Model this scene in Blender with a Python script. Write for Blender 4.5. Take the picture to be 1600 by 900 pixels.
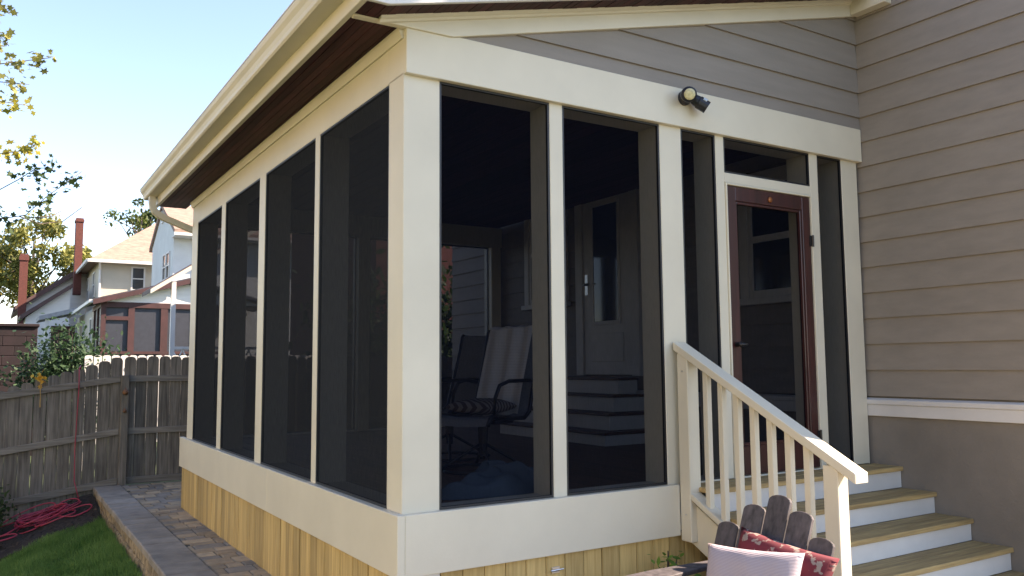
import bpy, bmesh, math, random
import numpy as np
from mathutils import Vector, Matrix

for o in list(bpy.data.objects):
    bpy.data.objects.remove(o, do_unlink=True)
scene = bpy.context.scene
COL = scene.collection

# ------------------------------------------------------------------ camera
FPX = 1287.36                       # focal length in pixels of the 1600 px wide photograph
YAW, PITCH, ROLL = map(math.radians, (32.0567, 5.3278, -0.4460))
CAM = Vector((-1.8655, -4.1, 1.57))
_f = Vector((math.sin(YAW)*math.cos(PITCH), math.cos(YAW)*math.cos(PITCH), math.sin(PITCH)))
_r0 = Vector((math.cos(YAW), -math.sin(YAW), 0)); _u0 = _r0.cross(_f)
_r = math.cos(ROLL)*_r0 + math.sin(ROLL)*_u0
_u = -math.sin(ROLL)*_r0 + math.cos(ROLL)*_u0
cam_data = bpy.data.cameras.new('camera'); cam = bpy.data.objects.new('camera', cam_data); COL.objects.link(cam)
cam_data.sensor_width = 36; cam_data.lens = FPX/1600*36
cam_data.clip_start = .05; cam_data.clip_end = 2000
cam.matrix_world = Matrix(((_r.x, _u.x, -_f.x, CAM.x), (_r.y, _u.y, -_f.y, CAM.y), (_r.z, _u.z, -_f.z, CAM.z), (0, 0, 0, 1)))
scene.camera = cam

# ------------------------------------------------------------------ light
SUN_EL, SUN_AZ = math.radians(36), math.radians(112)      # azimuth clockwise from +Y
world = bpy.data.worlds.new('World'); scene.world = world; world.use_nodes = True
wn = world.node_tree.nodes; bg = wn['Background']
sky = wn.new('ShaderNodeTexSky'); sky.sky_type = 'NISHITA'; sky.sun_disc = False
sky.sun_elevation = SUN_EL; sky.sun_rotation = SUN_AZ; sky.dust_density = .25; sky.ozone_density = 3.5; sky.air_density = 1.0
world.node_tree.links.new(sky.outputs[0], bg.inputs[0]); bg.inputs[1].default_value = .116
sun_d = bpy.data.lights.new('sun', 'SUN'); sun_d.energy = 5.0; sun_d.angle = math.radians(.53); sun_d.color = (1, .93, .82)
sun = bpy.data.objects.new('sun', sun_d); COL.objects.link(sun)
SD = Vector((math.sin(SUN_AZ)*math.cos(SUN_EL), math.cos(SUN_AZ)*math.cos(SUN_EL), math.sin(SUN_EL)))
sun.rotation_euler = SD.to_track_quat('Z', 'Y').to_euler(); sun.location = SD*40
vs = scene.view_settings; vs.view_transform = 'Standard'; vs.look = 'None'; vs.gamma = 1; vs.use_curve_mapping = False
vs.exposure = 1.97
vs.use_white_balance = True; vs.white_balance_temperature = 7700; vs.white_balance_tint = 20

# ------------------------------------------------------------------ helpers
rnd = random.Random(7); nrs = np.random.RandomState(7)
def on(axis, val, px, py):
    """point where the photograph's pixel meets the plane axis=val"""
    d = _f + (px-800)/FPX*_r - (py-450)/FPX*_u
    return CAM + d*((val-CAM[axis])/d[axis])

OFF = {}
def tag(o, label=None, cat=None, group=None, kind=None):
    if label: o['label'] = label
    if cat: o['category'] = cat
    if group: o['group'] = group
    if kind: o['kind'] = kind
    return o
def thing(name, loc, label, cat, group=None, rz=0):
    o = bpy.data.objects.new(name, None); COL.objects.link(o); o.empty_display_size = .2
    o.location = loc; o.rotation_euler = (0, 0, rz); OFF[o.name] = Vector(loc)
    return tag(o, label, cat, group)

class M:
    """collects shapes; obj() links them as one mesh object"""
    def __init__(s): s.v = []; s.f = []
    def add(s, vs_, fs):
        n = len(s.v); s.v += [tuple(p) for p in vs_]; s.f += [tuple(i+n for i in f) for f in fs]; return s
    def box(s, x0, x1, y0, y1, z0, z1):
        return s.add([(x0,y0,z0),(x1,y0,z0),(x1,y1,z0),(x0,y1,z0),(x0,y0,z1),(x1,y0,z1),(x1,y1,z1),(x0,y1,z1)],
                     [(0,3,2,1),(4,5,6,7),(0,1,5,4),(1,2,6,5),(2,3,7,6),(3,0,4,7)])
    def prism(s, poly, ax, a, b):
        """poly in the two axes other than ax, swept from a to b along ax"""
        def mk(p, t):
            return {'x': (t, p[0], p[1]), 'y': (p[0], t, p[1]), 'z': (p[0], p[1], t)}[ax]
        n = len(poly); v = [mk(p, a) for p in poly]+[mk(p, b) for p in poly]
        f = [tuple(range(n)), tuple(range(2*n-1, n-1, -1))]+[(i, i+n, (i+1) % n+n, (i+1) % n) for i in range(n)]
        return s.add(v, f)
    def tube(s, path, rad, n=8, cap=True):
        path = [Vector(p) for p in path]
        if not hasattr(rad, '__len__'): rad = [rad]*len(path)
        rings = []; ref = None
        for i, p in enumerate(path):
            t = (path[min(i+1, len(path)-1)]-path[max(i-1, 0)]).normalized()
            if ref is None: ref = Vector((0, 0, 1)) if abs(t.z) < .9 else Vector((1, 0, 0))
            a = t.cross(ref)
            if a.length < 1e-4: a = t.cross(Vector((0, 1, 0)))
            a.normalize(); b = t.cross(a).normalized(); ref = -b if False else ref
            rings.append([p+rad[i]*(math.cos(2*math.pi*k/n)*a+math.sin(2*math.pi*k/n)*b) for k in range(n)])
        v = [q for r_ in rings for q in r_]; f = []
        for i in range(len(rings)-1):
            for k in range(n):
                f.append((i*n+k, i*n+(k+1) % n, (i+1)*n+(k+1) % n, (i+1)*n+k))
        if cap: f += [tuple(range(n-1, -1, -1)), tuple((len(rings)-1)*n+k for k in range(n))]
        return s.add(v, f)
    def grid(s, fn, nu, nv, closed=False):
        v = [fn(i/nu, j/nv) for i in range(nu+1) for j in range(nv+1)]
        f = [(i*(nv+1)+j, (i+1)*(nv+1)+j, (i+1)*(nv+1)+j+1, i*(nv+1)+j+1) for i in range(nu) for j in range(nv)]
        return s.add(v, f)
    def xf(s, m): s.v = [tuple(m @ Vector(p)) for p in s.v]; return s
    def obj(s, name, mat, parent=None, bevel=0, smooth=False, local=False, fix=True):
        off = Vector((0, 0, 0)) if (parent is None or local) else OFF[parent.name]
        me = bpy.data.meshes.new(name); me.from_pydata([(p[0]-off.x, p[1]-off.y, p[2]-off.z) for p in s.v], [], s.f)
        if fix or bevel:
            bm = bmesh.new(); bm.from_mesh(me)
            if fix: bmesh.ops.recalc_face_normals(bm, faces=bm.faces)
            if bevel:
                ed = [e for e in bm.edges if len(e.link_faces) == 2 and e.calc_face_angle(0) > .6]
                bmesh.ops.bevel(bm, geom=ed, offset=bevel, segments=1, affect='EDGES', clamp_overlap=True)
            bm.to_mesh(me); bm.free()
        if smooth: me.polygons.foreach_set('use_smooth', [True]*len(me.polygons))
        me.materials.append(mat)
        o = bpy.data.objects.new(name, me); COL.objects.link(o); o.parent = parent
        OFF[o.name] = off if parent is not None else Vector((0, 0, 0))
        return o
def rot_m(loc, rz=0, rx=0, ry=0):
    return Matrix.Translation(loc) @ Matrix.Rotation(rz, 4, 'Z') @ Matrix.Rotation(ry, 4, 'Y') @ Matrix.Rotation(rx, 4, 'X')

# ------------------------------------------------------------------ materials
def mat(name, col, rough=.6, var=.12, scale=(6, 6, 6), col2=None, bump=.0, bscale=None, rand=0., metal=0., spec=.5, detail=4., dirt=0., ramp=(.3, .7), island=0., coat=0.):
    m = bpy.data.materials.new(name); m.use_nodes = True; nt = m.node_tree; N = nt.nodes; L = nt.links
    b = N['Principled BSDF']; b.inputs['Roughness'].default_value = rough; b.inputs['Metallic'].default_value = metal
    b.inputs['Specular IOR Level'].default_value = spec; b.inputs['Coat Weight'].default_value = coat
    tc = N.new('ShaderNodeTexCoord'); oi = N.new('ShaderNodeObjectInfo')
    comb = N.new('ShaderNodeVectorMath'); comb.operation = 'MULTIPLY_ADD'
    cx = N.new('ShaderNodeCombineXYZ')
    for i, k in enumerate((37., 61., 23.)):
        mu = N.new('ShaderNodeMath'); mu.operation = 'MULTIPLY'; mu.inputs[1].default_value = k; L.new(oi.outputs['Random'], mu.inputs[0]); L.new(mu.outputs[0], cx.inputs[i])
    comb.inputs[1].default_value = scale; L.new(tc.outputs['Object'], comb.inputs[0]); L.new(cx.outputs[0], comb.inputs[2])
    nz = N.new('ShaderNodeTexNoise'); nz.inputs['Scale'].default_value = 1; nz.inputs['Detail'].default_value = detail; nz.inputs['Roughness'].default_value = .6
    L.new(comb.outputs[0], nz.inputs['Vector'])
    c2 = col2 or tuple(c*(1-2*var) for c in col); c1 = tuple(min(1, c*(1+var)) for c in col) if col2 is None else col
    rp = N.new('ShaderNodeValToRGB'); rp.color_ramp.elements[0].color = (*c2, 1); rp.color_ramp.elements[1].color = (*c1, 1)
    rp.color_ramp.elements[0].position = ramp[0]; rp.color_ramp.elements[1].position = ramp[1]
    L.new(nz.outputs['Fac'], rp.inputs[0]); out = rp.outputs[0]
    if rand or island:
        hs = N.new('ShaderNodeHueSaturation'); mr = N.new('ShaderNodeMapRange')
        k = rand or island
        mr.inputs['To Min'].default_value = 1-k; mr.inputs['To Max'].default_value = 1+k
        if island:
            g = N.new('ShaderNodeNewGeometry'); L.new(g.outputs['Random Per Island'], mr.inputs[0])
        else: L.new(oi.outputs['Random'], mr.inputs[0])
        L.new(mr.outputs[0], hs.inputs['Value']); L.new(out, hs.inputs['Color']); out = hs.outputs[0]
    if dirt:
        n2 = N.new('ShaderNodeTexNoise'); n2.inputs['Scale'].default_value = 1.7; n2.inputs['Detail'].default_value = 6; L.new(tc.outputs['Object'], n2.inputs['Vector'])
        r2 = N.new('ShaderNodeValToRGB'); r2.color_ramp.elements[0].position = .35; r2.color_ramp.elements[1].position = .7
        r2.color_ramp.elements[0].color = (1-dirt,)*3+(1,); r2.color_ramp.elements[1].color = (1, 1, 1, 1)
        mx = N.new('ShaderNodeMix'); mx.data_type = 'RGBA'; mx.blend_type = 'MULTIPLY'; mx.inputs[0].default_value = 1
        L.new(n2.outputs['Fac'], r2.inputs[0]); L.new(out, mx.inputs[6]); L.new(r2.outputs[0], mx.inputs[7]); out = mx.outputs[2]
    L.new(out, b.inputs['Base Color'])
    if bump:
        bp = N.new('ShaderNodeBump'); bp.inputs['Strength'].default_value = bump; bp.inputs['Distance'].default_value = .01
        if bscale:
            n3 = N.new('ShaderNodeTexNoise'); n3.inputs['Scale'].default_value = bscale; n3.inputs['Detail'].default_value = 5; L.new(tc.outputs['Object'], n3.inputs['Vector']); L.new(n3.outputs['Fac'], bp.inputs['Height'])
        else: L.new(nz.outputs['Fac'], bp.inputs['Height'])
        L.new(bp.outputs[0], b.inputs['Normal'])
    return m
def leafmat(name, a, b_, trans=.35, patch=0):
    m = bpy.data.materials.new(name); m.use_nodes = True; nt = m.node_tree; N = nt.nodes; L = nt.links
    b = N['Principled BSDF']; b.inputs['Roughness'].default_value = .6; b.inputs['Specular IOR Level'].default_value = .3
    g = N.new('ShaderNodeNewGeometry'); rp = N.new('ShaderNodeValToRGB'); rp.color_ramp.elements[0].color = (*a, 1); rp.color_ramp.elements[1].color = (*b_, 1)
    if patch:
        tc = N.new('ShaderNodeTexCoord'); nz = N.new('ShaderNodeTexNoise'); nz.inputs['Scale'].default_value = patch; nz.inputs['Detail'].default_value = 4; L.new(tc.outputs['Object'], nz.inputs['Vector'])
        mm_ = N.new('ShaderNodeMath'); mm_.operation = 'MULTIPLY_ADD'; mm_.inputs[1].default_value = 1.8; mm_.inputs[2].default_value = -.75; L.new(nz.outputs['Fac'], mm_.inputs[0])
        ad_ = N.new('ShaderNodeMath'); ad_.operation = 'MULTIPLY_ADD'; ad_.inputs[1].default_value = .55; L.new(g.outputs['Random Per Island'], ad_.inputs[0]); L.new(mm_.outputs[0], ad_.inputs[2]); L.new(ad_.outputs[0], rp.inputs[0])
    else: L.new(g.outputs['Random Per Island'], rp.inputs[0])
    L.new(rp.outputs[0], b.inputs['Base Color'])
    t = N.new('ShaderNodeBsdfTranslucent'); L.new(rp.outputs[0], t.inputs[0]); mx = N.new('ShaderNodeMixShader'); mx.inputs[0].default_value = trans
    L.new(b.outputs[0], mx.inputs[1]); L.new(t.outputs[0], mx.inputs[2]); L.new(mx.outputs[0], N['Material Output'].inputs[0])
    return m
def screenmat(name, col, alpha):
    m = bpy.data.materials.new(name); m.use_nodes = True; nt = m.node_tree; N = nt.nodes; L = nt.links
    N.remove(N['Principled BSDF']); b = N.new('ShaderNodeBsdfDiffuse'); b.inputs[0].default_value = (*col, 1)
    tc = N.new('ShaderNodeTexCoord'); nz = N.new('ShaderNodeTexNoise'); nz.inputs['Scale'].default_value = 90; nz.inputs['Detail'].default_value = 2
    mp = N.new('ShaderNodeMapping'); mp.inputs['Scale'].default_value = (1, 1, .15); L.new(tc.outputs['Object'], mp.inputs[0]); L.new(mp.outputs[0], nz.inputs['Vector'])
    mr = N.new('ShaderNodeMapRange'); mr.inputs['To Min'].default_value = alpha-.05; mr.inputs['To Max'].default_value = alpha+.05; L.new(nz.outputs['Fac'], mr.inputs[0])
    t = N.new('ShaderNodeBsdfTransparent'); t.inputs[0].default_value = (.93, .95, 1, 1); mx = N.new('ShaderNodeMixShader'); L.new(mr.outputs[0], mx.inputs[0])
    L.new(t.outputs[0], mx.inputs[1]); L.new(b.outputs[0], mx.inputs[2]); L.new(mx.outputs[0], N['Material Output'].inputs[0])
    return m
def glassmat(name, col=(.02, .025, .03)):
    return mat(name, col, rough=.06, var=.02, spec=.8)

CREAM = mat('cream_paint', (.64, .592, .47), .5, .03, (2, 2, 2), bump=.04, bscale=60, dirt=.05)
WHITE = mat('white_paint', (.66, .645, .62), .5, .03, (3, 3, 3), bump=.05, bscale=50, dirt=.13)
TAUPE = mat('taupe_siding', (.245, .216, .184), .65, .05, (1.5, 4, 14), bump=.12, bscale=45, rand=.03, dirt=.05)
STUCCO = mat('grey_parge', (.23, .205, .176), .8, .12, (1.2, 1.2, 1.2), bump=.35, bscale=55, dirt=.16)
STAIN = mat('dark_stained_wood', (.055, .016, .018), .6, .3, (3, 60, 60), bump=.1, rand=.3)
STAINY = mat('dark_stained_boards', (.055, .016, .018), .6, .3, (60, 3, 60), bump=.1, rand=.35, spec=.2)
PINE_V = mat('treated_pine_upright', (.56, .40, .165), .7, .2, (45, 45, 2.2), bump=.1, rand=.24, col2=(.36, .235, .08))
PINE_X = mat('treated_pine_tread', (.47, .33, .14), .7, .2, (2.2, 40, 40), bump=.15, rand=.15, col2=(.21, .14, .06))
FENCE = mat('weathered_fence_wood', (.26, .235, .20), .85, .2, (30, 30, 1.6), col2=(.08, .07, .06), bump=.3, rand=.18, dirt=.35)
FENCE_X = mat('weathered_fence_rail', (.28, .26, .225), .85, .2, (1.6, 30, 30), col2=(.12, .105, .09), bump=.3, rand=.12, dirt=.25)
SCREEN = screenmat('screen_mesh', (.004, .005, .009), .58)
SCREEN_S = screenmat('side_screen_mesh', (.019, .022, .027), .87)  # same mesh as the front; haze from the bright side put into the colour
BLACK = mat('black_spline', (.012, .013, .016), .45, .1, (9, 9, 9))
MAHOG = mat('mahogany', (.050, .012, .011), .35, .25, (30, 30, 2), bump=.05, coat=.3)
FLOORW = mat('porch_floor_wood', (.13, .065, .035), .45, .2, (30, 2, 30), rand=.2)
CAP = mat('cap_slab', (.30, .258, .21), .85, .16, (5, 5, 5), bump=.3, bscale=90, rand=.12, dirt=.15)
PAVER = mat('paver', (.37, .275, .175), .85, .14, (9, 9, 9), bump=.35, bscale=80, rand=.3)
PAVER2 = mat('slate_paver', (.23, .195, .155), .85, .14, (9, 9, 9), bump=.35, bscale=80, rand=.25)
BLOCKF = mat('retaining_block', (.30, .225, .14), .95, .3, (14, 14, 14), bump=1., bscale=40, rand=.2)
SAND = mat('joint_sand', (.09, .08, .065), .95, .2, (40, 40, 40), bump=.3)
SOIL = mat('dark_mulch', (.028, .02, .016), .95, .5, (25, 25, 25), bump=1.)
GROUND = mat('lawn_soil', (.045, .075, .02), .95, .35, (3, 3, 3), col2=(.025, .035, .012), bump=.6)
HOSE = mat('red_hose', (.36, .03, .06), .4, .1)
METAL = mat('zinc', (.6, .6, .6), .3, .05, metal=1.)
BLKMET = mat('black_metal', (.015, .015, .017), .4, .1)
NAVY = mat('dark_flood_body', (.012, .013, .02), .35, .1)
GRASS = leafmat('grass_blades', (.055, .15, .03), (.22, .36, .10), .35, 2.2)

# ================================================================== GROUND
def sm(a, b, x): t = max(0., min(1., (x-a)/(b-a))); return t*t*(3-2*t)
def ground_z(x, y):
    k = sm(-3, 1.5, y)*(1-sm(10, 14, y))
    z = -.25-.30*min(max(-.69-x, 0), 2.6)*k
    return z+1.3*sm(12, 30, y)-0.0
def terrain():
    xs = sorted(set([-400, -150, -60, -30, -15]+[round(-8+.4*i, 3) for i in range(34)]+[6, 9, 13, 20, 40, 90, 200, 400]))
    ys = sorted(set([-300, -80, -30, -12]+[-6+.6*i for i in range(36)]+[18, 22, 26, 30, 40, 60, 90, 150, 300, 600]))
    v = [(x, y, ground_z(x, y)) for x in xs for y in ys]; n = len(ys)
    f = [(i*n+j, (i+1)*n+j, (i+1)*n+j+1, i*n+j+1) for i in range(len(xs)-1) for j in range(n-1)]
    m = M(); m.add(v, f); o = m.obj('ground', GROUND, smooth=True); tag(o, 'grassy ground sheet around the house', kind='structure')
terrain()
def fence_z(x): return -.012-.315*min(max(-.385-x, 0), 2.6)
def mulch_z(x, y):
    t = sm(7.35, 8.35, y); return (ground_z(x, 8)+.03)*(1-t)+(fence_z(x)+.015)*t
# mulch bed along the fence
m = M(); m.grid(lambda u, v: (-6+5.31*u, 7.15+.9*math.sin(u*5)*.12-(1-u)*.9+v*(1.35+(1-u)*.9), mulch_z(-6+5.31*u, 7.15+v*1.4)+.03*math.sin(u*60)*math.sin(v*9)), 60, 12)
tag(m.obj('mulch_bed', SOIL, smooth=True), 'dark mulch bed along the foot of the wooden fence', kind='structure')
# mulch crumbs and leaf litter
m = M()
for i in range(900):
    u = rnd.random(); x = -6+5.3*u; y = rnd.uniform(7.2-(1-u)*.9, 8.35); z = mulch_z(x, y)+.03; s = rnd.uniform(.008, .03)
    a = rnd.uniform(0, 6.3); q = rot_m((x, y, z), a, rnd.uniform(-.6, .6), rnd.uniform(-.6, .6))
    n = len(m.v); m.v += [tuple(q @ Vector(p)) for p in ((-s, -s*.4, 0), (s, -s*.4, 0), (s, s*.4, 0), (-s, s*.4, 0))]; m.f.append((n, n+1, n+2, n+3))
tag(m.obj('mulch_chips', mat('mulch_chip', (.06, .04, .028), .9, .4, island=.7), fix=False), 'loose bark chips on the mulch bed', 'mulch', kind='stuff')
# lawn blades
def blades(n, fn):
    V = np.zeros((n, 3, 3))
    for i in range(n):
        x, y = fn(); z = ground_z(x, y); h = rnd.uniform(.03, .07)*(1.1+.35*math.sin(x*5+y*3)*math.sin(y*4.3-x*2)); a = rnd.uniform(0, 6.283); w = rnd.uniform(.002, .0045)
        lx, ly = rnd.gauss(0, .02), rnd.gauss(0, .02)
        V[i] = ((x-w*math.cos(a), y-w*math.sin(a), z), (x+w*math.cos(a), y+w*math.sin(a), z), (x+lx, y+ly, z+h))
    me = bpy.data.meshes.new('grass'); me.from_pydata(V.reshape(-1, 3).tolist(), [], [(3*i, 3*i+1, 3*i+2) for i in range(n)])
    me.materials.append(GRASS); o = bpy.data.objects.new('lawn_grass', me); COL.objects.link(o); return o
def lawnpt():
    while True:
        y = 1.2+6.2*rnd.random()**1.3; x = rnd.uniform(-3.2, -.70)
        if y < 7.3-max(0, (-.9-x))*.55+.05*math.sin(x*9): return x, y
tag(blades(150000, lawnpt), 'short green lawn beside the raised paver walk', 'grass', kind='stuff')

# ================================================================== PAVER WALK
walk = thing('paver_walk', (-.3, 3, 0), 'raised tan and slate paver walk edged with grey cap slabs beside the porch', 'walkway')
M().box(-.66, 4.06, -8, 8.28, -.3, -.012).obj('base', SAND, walk)
y = -1.
k = 0
while y < 8.2:                                                    # cap slabs along the edge
    L_ = rnd.choice((.30, .40, .46)); y1 = min(y+L_, 8.27)
    M().box(-.70+rnd.uniform(-.006, .006), -.365, y+.004, y1-.004, -.06, .006+rnd.uniform(-.003, .003)).obj('cap_slab', CAP, walk, bevel=.008)
    y = y1
y = -1.
row = 0
while y < 8.2:                                                    # retaining wall blocks below the caps, two courses
    y1 = y+.21
    for r_ in range(2):
        yy = y+(.1 if r_ else 0)
        m = M(); dx = [rnd.uniform(-.012, .012) for _ in range(4)]
        z0, z1 = -.30+.12*r_, -.30+.12*r_+.115
        m.add([(-.675+dx[0], yy, z0), (-.675+dx[1], yy+.205, z0), (-.50, yy+.205, z0), (-.50, yy, z0), (-.675+dx[2], yy, z1), (-.675+dx[3], yy+.205, z1), (-.50, yy+.205, z1), (-.50, yy, z1)],
              [(0,3,2,1),(4,5,6,7),(0,1,5,4),(1,2,6,5),(2,3,7,6),(3,0,4,7)])
        m.obj('retaining_block', BLOCKF, walk, bevel=.012)
    y = y1
y = 1.0
while y < 8.2:                                                    # pavers in courses across the walk
    h = rnd.choice((.10, .15, .15, .2)); x = -.36-rnd.uniform(0, .1); first = True
    lim = .03 if y < 5.93 else 1.2
    while x < lim:
        w = rnd.choice((.13, .18, .22, .26)); x0 = max(x, -.36); x1 = min(x+w, lim)
        if x1-x0 > .04:
            zt = rnd.uniform(-.003, .004)
            M().box(x0+.004, x1-.004, y+.004, min(y+h, 8.26)-.004, -.06, zt).obj('paver', PAVER if rnd.random() < .66 else PAVER2, walk, bevel=.007)
        x += w
    y += h
m = M(); y = -8.
while y < 1.0:                                                    # the part of the walk in front of the porch, joined
    x = -.36 if y > -.1 else -.36
    while x < (.03 if y > -.06 else 4.0):
        w = rnd.choice((.13, .18, .22, .26)); m.box(x+.004, x+w-.004, y+.004, y+.146, -.03, rnd.uniform(-.003, .004)); x += w
    y += .15
tag(m.obj('front_pavers', PAVER2, walk), kind='stuff')

# ================================================================== PORCH
porch = thing('screened_porch', (2.0, 2.9, 0), 'cream screened porch with dark mesh panels and shallow sloped roof', 'porch')
ZB, ZH, ZT = .785, 3.19, 3.46          # screen bottom, header bottom, header top
D = .22
def pbox(name, x0, x1, y0, y1, z0, z1, mt=None, par=None, bevel=.003):
    return M().box(x0, x1, y0, y1, z0, z1).obj(name, mt or CREAM, par or porch, bevel=bevel)
# front posts and mullions
for n, a, b in (('corner_post', 0, .225), ('mullion', .986, 1.084), ('post', 1.891, 2.088), ('mullion', 2.419, 2.503), ('mullion', 3.437, 3.532), ('post', 3.826, 4.023)):
    pbox(n, a, b, 0, D if n != 'corner_post' else .20, ZB-.3, ZH+.01)
# side posts and mullions
for n, a, b in (('mullion', 1.402, 1.492), ('post', 2.765, 2.945), ('mullion', 4.19, 4.345), ('post', 5.505, 5.80)):
    pbox(n, 0, D, a, b, ZB-.3, ZH+.01)
# back posts
for n, a, b in (('mullion', .95, 1.05), ('post', 1.95, 2.10), ('mullion', 3.0, 3.1), ('post', 3.88, 4.03)):
    pbox(n, a, b, 5.60, 5.80, ZB-.3, ZH+.01)
pbox('header', 0.0, 4.052, -.035, D, ZH, ZT)
pbox('header', 0.002, D, D+.001, 5.80, ZH, ZT+.02)
pbox('header', D+.002, 4.05, 5.6, 5.798, ZH, ZT)
M().prism([(.0, 3.395), (-.012, 3.395), (-.03, 3.44), (-.03, 3.462), (.0, 3.462)], 'y', .0, 5.8).obj('bed_moulding', CREAM, porch)
# skirt boards
pbox('skirt_board', -.045, .0, -.045, 2.398, .46, ZB)
pbox('skirt_board', -.0455, .0, 2.4005, 5.95, .46, ZB)
pbox('skirt_board', .0005, 1.952, -.045, .0, .4605, ZB-.0005)
pbox('sill', .0, D, .0, 5.8, .70, ZB-.003); pbox('sill', D, 4.02, .0, D, .70, ZB-.0035); pbox('sill', D, 4.03, 5.6, 5.8, .70, ZB-.0035)
pbox('pier', .002, .222, -.012, .19, -.02, .475, WHITE)
# wooden skirting boards
y = .0
while y < 5.9:
    w = rnd.choice((.088, .135, .14, .14)); y1 = min(y+w, 5.92)
    M().box(-.020+rnd.uniform(-.005, .003), .0, y+.003, y1-.003, -.01, .47).obj('skirting_plank', PINE_V, porch, bevel=.003); y = y1
x = .228
while x < 4.0:
    w = .138; M().box(x+.002, x+w-.002, -.006+rnd.uniform(-.002, .002), .016, -.01, .47).obj('skirting_plank', PINE_V, porch, bevel=.003); x += w
# hasp latch on the front skirting
lat = M().box(.955, 1.01, -.016, -.004, .372, .386).box(.955, 1.01, -.016, -.004, .35, .36).obj('latch', METAL, porch, bevel=.002)
M().tube([(.945, -.018, .367), (1.035, -.018, .369)], .005).obj('latch_bolt', METAL, lat)
# floor and ceiling
x = .02
while x < 4.03:
    M().box(x+.002, min(x+.135, 4.035)-.002, .02, 5.78, .735, .77).obj('floor_board', FLOORW, porch); x += .135
x = .02
while x < 4.03:
    M().box(x+.003, min(x+.16, 4.04)-.003, .05, 5.78, 3.475, 3.49).obj('ceiling_board', STAINY, porch); x += .16
# screens
def screen_front(x0, x1, z0, z1, par=None, y=.012):
    s = M().add([(x0, y, z0), (x1, y, z0), (x1, y, z1), (x0, y, z1)], [(0, 1, 2, 3)]).obj('screen_panel', SCREEN, par or porch)
    w = .013; m = M()
    m.box(x0, x0+w, y-.008, y+.012, z0, z1).box(x1-w, x1, y-.008, y+.012, z0, z1).box(x0+w, x1-w, y-.008, y+.012, z0, z0+w).box(x0+w, x1-w, y-.008, y+.012, z1-w, z1)
    m.obj('screen_frame', BLACK, s)
def screen_side(y0, y1, z0, z1, x=.012):
    s = M().add([(x, y0, z0), (x, y1, z0), (x, y1, z1), (x, y0, z1)], [(0, 1, 2, 3)]).obj('screen_panel', SCREEN_S, porch)
    w = .013; m = M()
    m.box(x-.008, x+.012, y0, y0+w, z0, z1).box(x-.008, x+.012, y1-w, y1, z0, z1).box(x-.008, x+.012, y0+w, y1-w, z0, z0+w).box(x-.008, x+.012, y0+w, y1-w, z1-w, z1)
    m.obj('screen_frame', BLACK, s)
for a, b in ((.225, .986), (1.084, 1.891), (2.088, 2.419), (3.532, 3.826)): screen_front(a, b, ZB, ZH)
screen_front(2.503, 3.437, 2.93, ZH)
for a, b in ((.20, 1.402), (1.492, 2.765), (2.945, 4.19), (4.345, 5.505)): screen_side(a, b, ZB, ZH)
for a, b in ((D, .95), (1.05, 1.95), (2.10, 3.0), (3.1, 3.88)): screen_front(a, b, ZB, ZH, y=5.70)
# door frame
pbox('door_head', 2.503, 3.437, 0, D, 2.858, 2.93)
M().box(2.503, 2.517, -.012, .10, .775, 2.856).box(3.423, 3.437, -.012, .10, .775, 2.856).box(2.5175, 3.4225, -.012, .10, 2.842, 2.856).obj('door_stop', CREAM, porch, bevel=.003)
# screen door
dz0, dz1, dx0, dx1 = .79, 2.838, 2.520, 3.420
door = M().box(dx0, dx0+.088, .0, .038, dz0, dz1).box(dx1-.088, dx1, .0, .038, dz0, dz1).box(dx0+.088, dx1-.088, .0, .038, dz1-.105, dz1).box(dx0+.088, dx1-.088, .0, .038, dz0, dz0+.20).obj('screen_door', MAHOG, porch, bevel=.004)
door['label'] = 'dark mahogany screen door with full mesh panel'
a, b, c, d_ = dx0+.088, dx1-.088, dz0+.20, dz1-.105
M().box(a, a+.02, .008, .046, c, d_).box(b-.02, b, .008, .046, c, d_).box(a+.02, b-.02, .008, .046, c, c+.02).box(a+.02, b-.02, .008, .046, d_-.02, d_).obj('inner_moulding', MAHOG, door, bevel=.004)
M().add([(a, .03, c), (b, .03, c), (b, .03, d_), (a, .03, d_)], [(0, 1, 2, 3)]).obj('door_mesh', SCREEN, door)
M().tube([(dx0+.052, .002, 1.70), (dx0+.052, -.035, 1.70), (dx0+.052, -.045, 1.70)], [.018, .014, .024], 12).tube([(dx0+.052, -.04, 1.70), (dx0+.11, -.045, 1.70)], [.012, .009], 8).obj('door_handle', BLKMET, door, smooth=True)
for z in (2.50, 1.02):
    M().tube([(dx1+.008, -.012, z-.045), (dx1+.008, -.012, z+.045)], .009, 8).box(dx1-.02, dx1+.03, -.006, -.001, z-.04, z+.04).obj('hinge', BLKMET, door)
m = M()
m.tube([(2.968, -.004, 2.775), (2.968, -.012, 2.775)], [.024, .018], 12)
m.obj('medallion', mat('copper_ornament', (.35, .12, .04), .4, .2, metal=.5), door, smooth=True)
# roof
SL = .2575
def rz_(x): return 3.50+SL*x
roof = M().prism([(-.47, 3.625), (-.30, 3.60), (-.16, 3.60), (4.06, 3.60+SL*4.22), (4.06, 3.78+SL*4.22), (-.50, 3.655)], 'y', -.285, 6.32).obj('roof', mat('roof_shingle', (.10, .085, .075), .9, .3, (12, 12, 12), bump=.5), porch)
# eave soffit boards (run along the wall)
n = 6
for i in range(n):
    x0 = -.312+i*.052
    M().box(x0+.0015, x0+.052-.0015, .0, 6.22, 3.458+rnd.uniform(0, .003), 3.475).obj('soffit_board', STAINY, roof)
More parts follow.
